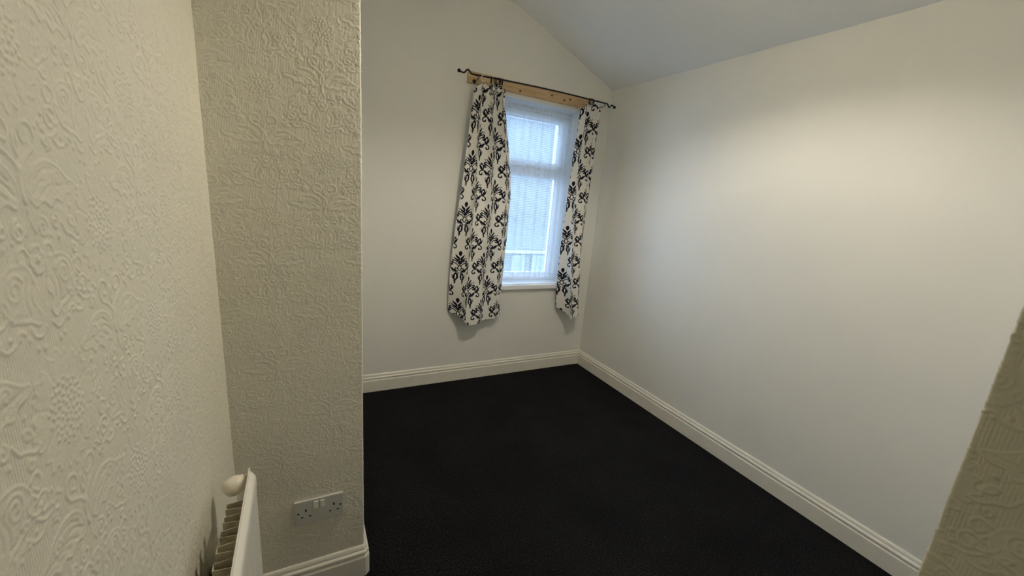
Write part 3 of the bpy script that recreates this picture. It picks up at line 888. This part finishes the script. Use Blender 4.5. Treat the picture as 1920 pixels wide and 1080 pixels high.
curtain('curtain', 'black and white damask print curtain hanging left of the window', 
        [(.45, -1.222), (.56, -1.238), (.66, -1.248), (1.08, -1.232), (1.62, -1.187), (1.95, -1.158), (2.09, -1.150)],
        [(.45, -.832), (.66, -.845), (1.08, -.835), (1.45, -.838), (1.64, -.868), (1.9, -.915), (2.09, -.942)],
        .50, 230, -150, 1.50, .35,
        [(0, -.03), (.10, -.07), (.34, -.150), (.6, -.09), (.8, -.075), (1, -.05)],
        [(0, .555), (.33, .475), (.6, .485), (1, .508)], 3, (3.0, 1.0, 7, .5),
        [(0, 2.045), (.25, 2.075), (.5, 2.085), (.75, 2.088), (1, 2.06)])
curtain('curtain', 'narrower black and white damask print curtain hanging right of the window', 
        [(.45, -.308), (.65, -.338), (1.12, -.352), (1.63, -.348), (1.9, -.335), (2.09, -.322)],
        [(.45, -.085), (.65, -.125), (1.15, -.155), (1.72, -.150), (2.09, -.142)],
        .30, 150, -120, 1.715, .4,
        [(0, -.045), (.3, -.160), (.6, -.145), (1, -.05)],
        [(0, .548), (.35, .470), (.7, .49), (1, .53)], 8, (2.0, 2.0, 6, 1.5),
        [(0, 2.075), (.3, 2.10), (.6, 2.10), (1, 2.085)])

# ------------------------------------------------------------------ double socket on the boxed-out wall
SX, SZ = -2.2001, .3733; SW, SH, SD = .146, .086, .009
sock = empty('double_socket', (SX + SW / 2, YR - .0012, SZ - SH / 2), 'white double plug socket with two switches on the papered wall above the skirting', 'plug socket')
SL = Vector(sock.location)
def sbox(name, u0, u1, v0, v1, d0, d1, material, bev=.0004, parent=sock):
    """u right, v down as fractions of the plate, d out of the wall in metres"""
    lo = Vector((SX + u0 * SW, YR - .0012 - d1, SZ - v1 * SH)) - SL
    hi = Vector((SX + u1 * SW, YR - .0012 - d0, SZ - v0 * SH)) - SL
    bm = bmesh.new(); add_box(bm, lo, hi, bev)
    return from_bm(name, bm, material, parent=parent)
plate = sbox('plate', 0, 1, 0, 1, 0, SD, M_PLASTIC, .0014)
for u in (.435, .565): sbox('rocker_switch', u - .045, u + .045, .10, .40, SD - .002, SD + .0028, M_ROCKER, .0008)
for u0 in (.225, .80):
    sbox('earth_slot', u0 - .016, u0 + .016, .36, .48, SD - .001, SD + .0002, M_DARK, 0)
    for du in (-.08, .08): sbox('pin_slot', u0 + du - .024, u0 + du + .024, .675, .725, SD - .001, SD + .0002, M_DARK, 0)
for u in (.075, .935):
    bm = bmesh.new()
    add_lathe(bm, [(0, 0), (.0033, 0), (.0030, .0006), (0, .0006)], Vector((SX + u * SW, YR - .0012 - SD, SZ - .51 * SH)) - SL, (0, -1, 0), 12)
    from_bm('screw', bm, M_DARK, parent=sock)

# ------------------------------------------------------------------ radiator
RX = -2.276; RY0, RY1 = -2.33, -1.711; RZ0, RZ1 = .12, .72
rad = empty('radiator', (RX, (RY0 + RY1) / 2, 0), 'white single panel radiator with convector fins on the left wall', 'radiator')
RL = Vector(rad.location)
# pressed panel: thin rear sheet with a raised flange, and a bulged fluted front
bm = bmesh.new()
outline = [(RY0, RZ0), (RY1 - .004, RZ0), (RY1, RZ0 + .004), (RY1, RZ1 - .004), (RY1 - .003, RZ1), (RY0, RZ1)]
for xa, xb in ((RX - .0012, RX + .0012),):
    va = [bm.verts.new(Vector((xa, y, z)) - RL) for y, z in outline]
    vb = [bm.verts.new(Vector((xb, y, z)) - RL) for y, z in outline]
    bm.faces.new(va); bm.faces.new(vb[::-1])
    for j in range(len(va)): bm.faces.new((va[j], vb[j], vb[(j + 1) % len(va)], va[(j + 1) % len(va)]))
from_bm('back_sheet', bm, M_RAD, parent=rad)
# front: grid in (y, z), bulge in x
ys_ = np.concatenate([[RY0], np.linspace(RY0 + .012, RY1 - .014, 260), [RY1 - .008, RY1 - .005]])
prof_t = [(RZ0 + .008, 0.0), (RZ0 + .010, .004), (RZ0 + .016, .010), (RZ0 + .026, .0125), (RZ0 + .05, .0125)] + \
         [(z, .0125) for z in np.linspace(RZ0 + .07, RZ1 - .06, 10)] + \
         [(RZ1 - .040, .0125), (RZ1 - .024, .0122), (RZ1 - .016, .0105), (RZ1 - .011, .006), (RZ1 - .009, 0.0)]
Pr = np.zeros((len(prof_t), len(ys_), 3))
for i, (z, bgl) in enumerate(prof_t):
    inner = 1.0 if RZ0 + .05 < z < RZ1 - .05 else 0.0
    for j, y in enumerate(ys_):
        e = min(1, max(0, (RY1 - .005 - y) / .012)); e = math.sqrt(1 - (1 - e) ** 2)
        ph = ((y - RY1) / .0333) % 1.0
        groove = (.5 - .5 * math.cos(2 * math.pi * ph)) ** 2 * .0045 * inner
        Pr[i, j] = (RX + .0012 + max(0, bgl - groove) * e - RL.x, y - RL.y, z - RL.z)
me = grid_mesh('front_panel', Pr)
put('front_panel', me, M_RAD, parent=rad)
# convector fins: one folded sheet, deep trapezoidal waves behind the panel
bm = bmesh.new()
per = .0395; pts = []
y = -1.812; x_in, x_out = RX - .0025, RX - .0325
while y > RY0 + .05:
    pts += [(x_in, y), (x_out, y - .004), (x_out, y - .0195), (x_in, y - .0235)]
    y -= per
tops = []
for zlev in (RZ0 + .03, RZ1 - .012):
    tops.append([bm.verts.new(Vector((a, c, zlev)) - RL) for a, c in pts])
for j in range(len(pts) - 1): bm.faces.new((tops[0][j], tops[0][j + 1], tops[1][j + 1], tops[1][j]))
fin = from_bm('convector_fins', bm, M_FIN, parent=rad)
sd = fin.modifiers.new('thickness', 'SOLIDIFY'); sd.thickness = .0012; sd.offset = 0
# rounded white cap at the far top corner
bm = bmesh.new()
prof = [(0, -.024), (.010, -.0235), (.0165, -.020), (.0205, -.013), (.0218, -.004), (.0212, .005), (.0185, .013), (.0150, .017),
        (.0145, .018), (.0145, .020), (.0100, .021), (.0100, .030), (0, .030)]
cap_o = Vector((-2.3035, -1.728, .690))
add_lathe(bm, prof, cap_o - RL, Vector((.60, .42, .10)), 28)
from_bm('valve_cap', bm, M_VALVE, parent=rad, smooth=True)
bm = bmesh.new(); add_tube(bm, [cap_o - RL + Vector((.012, .006, .002)), Vector((RX - .001, -1.716, .693)) - RL], .007, 10)
from_bm('valve_stem', bm, M_DARK, parent=rad, smooth=True)
# wall bracket behind the radiator
bm = bmesh.new()
add_box(bm, (XL + .0035 - RL.x, -1.836 - RL.y, .20), (XL + .0075 - RL.x, -1.806 - RL.y, .56), .001)
for z in (.24, .53):
    add_box(bm, (XL + .005 - RL.x, -1.850 - RL.y, z - .02), (RX - .034 - RL.x, -1.842 - RL.y, z + .01), .001)
    add_box(bm, (XL + .0035 - RL.x, -1.852 - RL.y, z - .02), (XL + .0075 - RL.x, -1.82 - RL.y, z + .01), .001)
from_bm('wall_bracket', bm, M_BRACKET, parent=rad)
# pipes and valves at floor level
for yy in (RY1 + .03, RY0 - .03):
    bm = bmesh.new()
    add_tube(bm, [Vector(p) - RL for p in ((RX, yy, 0.0), (RX, yy, .10), (RX, yy, .142))], .0075, 12)
    add_lathe(bm, [(0, -.02), (.014, -.02), (.015, .0), (.012, .02), (0, .02)], Vector((RX, yy, .15)) - RL, (0, 0, 1), 16)
    s_ = -1 if yy > RY1 else 1
    add_tube(bm, [Vector(p) - RL for p in ((RX, yy, .15), (RX, yy + s_ * .032, .15))], .009, 12)
    from_bm('pipe', bm, M_VALVE, parent=rad, smooth=False)

# ------------------------------------------------------------------ outside the window: houses across the yard
M_REND, nt, b = mat('pale_render', (.2, .2, .2), .9)
n = noise(nt, 2, 5); r = ramp(nt, n.outputs[0], [(.3, (.085, .085, .08)), (.7, (.11, .11, .105))]); nt.links.new(r.outputs[0], b.inputs['Base Color'])
M_SLATE, nt, b = mat('grey_slate', (.07, .075, .08), .8)
M_OUTGL, _, _ = mat('dark_far_glass', (.10, .13, .16), .15, .6)
M_OUTWH, _, _ = mat('weathered_white_trim', (.22, .23, .24), .7)
M_YARD, nt, b = mat('grey_paving', (.36, .37, .37), .9)
n = noise(nt, 5, 5); r = ramp(nt, n.outputs[0], [(.3, (.10, .10, .10)), (.7, (.15, .15, .15))]); nt.links.new(r.outputs[0], b.inputs['Base Color'])
box('ground', (-8, .6, -3.2), (16, 18, -3.0), M_YARD, kind='structure')
house = empty('house', (3.6, 10, -3.0), 'plain rendered house with slate roof filling the view behind the net curtain', 'house')
HL = Vector(house.location)
def hbox(name, lo, hi, material, parent=house, bev=0):
    bm = bmesh.new(); add_box(bm, Vector(lo) - HL, Vector(hi) - HL, bev)
    return from_bm(name, bm, material, parent=parent)
hbox('wall', (-1.0, 10, -3.0), (9.0, 14, 4.4), M_REND)
bm = bmesh.new()
rv = [bm.verts.new(Vector(p) - HL) for p in ((-1.3, 9.7, 4.35), (9.3, 9.7, 4.35), (9.3, 12, 6.0), (-1.3, 12, 6.0), (9.3, 14.3, 4.35), (-1.3, 14.3, 4.35))]
for f in ((0, 1, 2, 3), (3, 2, 4, 5), (0, 3, 5), (1, 4, 2), (0, 5, 4, 1)): bm.faces.new([rv[k] for k in f])
from_bm('roof', bm, M_SLATE, parent=house)
for hx in (.9, 6.9):
    f_ = hbox('window', (hx, 9.93, .9), (hx + 1.1, 10.02, 2.3), M_OUTWH)
    for k in range(2):
        hbox('pane', (hx + .08 + k * .5, 9.92, 1.0), (hx + .52 + k * .5, 9.935, 2.2), M_OUTGL, parent=f_)
ext = empty('outbuilding', (3.9, 7, -3.0), 'low building with white framed windows below the window seen through the net curtain', 'outbuilding')
HL = Vector(ext.location)
hbox('wall', (2.6, 7.0, -3.0), (5.6, 9.2, .02), M_REND, parent=ext)
bm = bmesh.new()
rv = [bm.verts.new(Vector(p) - HL) for p in ((2.4, 6.8, .06), (5.8, 6.8, .06), (5.8, 9.3, .62), (2.4, 9.3, .62), (2.4, 6.8, -.02), (5.8, 6.8, -.02), (5.8, 9.3, .54), (2.4, 9.3, .54))]
for f in ((0, 1, 2, 3), (7, 6, 5, 4), (0, 4, 5, 1), (1, 5, 6, 2), (2, 6, 7, 3), (3, 7, 4, 0)): bm.faces.new([rv[k] for k in f])
from_bm('roof', bm, M_SLATE, parent=ext)
hbox('gutter', (2.4, 6.72, -.06), (5.8, 6.82, .02), M_OUTWH, parent=ext, bev=.01)
for x0_, x1_ in ((2.80, 3.18), (3.42, 4.02), (4.25, 4.85)):
    bm = bmesh.new()
    for lo, hi in (((x0_, 6.93, -1.3), (x0_ + .07, 7.01, -.12)), ((x1_ - .07, 6.93, -1.3), (x1_, 7.01, -.12)),
                   ((x0_ + .07, 6.93, -.20), (x1_ - .07, 7.01, -.12)), ((x0_ + .07, 6.93, -1.3), (x1_ - .07, 7.01, -1.22))):
        add_box(bm, Vector(lo) - HL, Vector(hi) - HL)
    f_ = from_bm('window', bm, M_OUTWH, parent=ext)
    hbox('pane', (x0_ + .06, 6.97, -1.23), (x1_ - .06, 6.985, -.19), M_OUTGL, parent=f_)
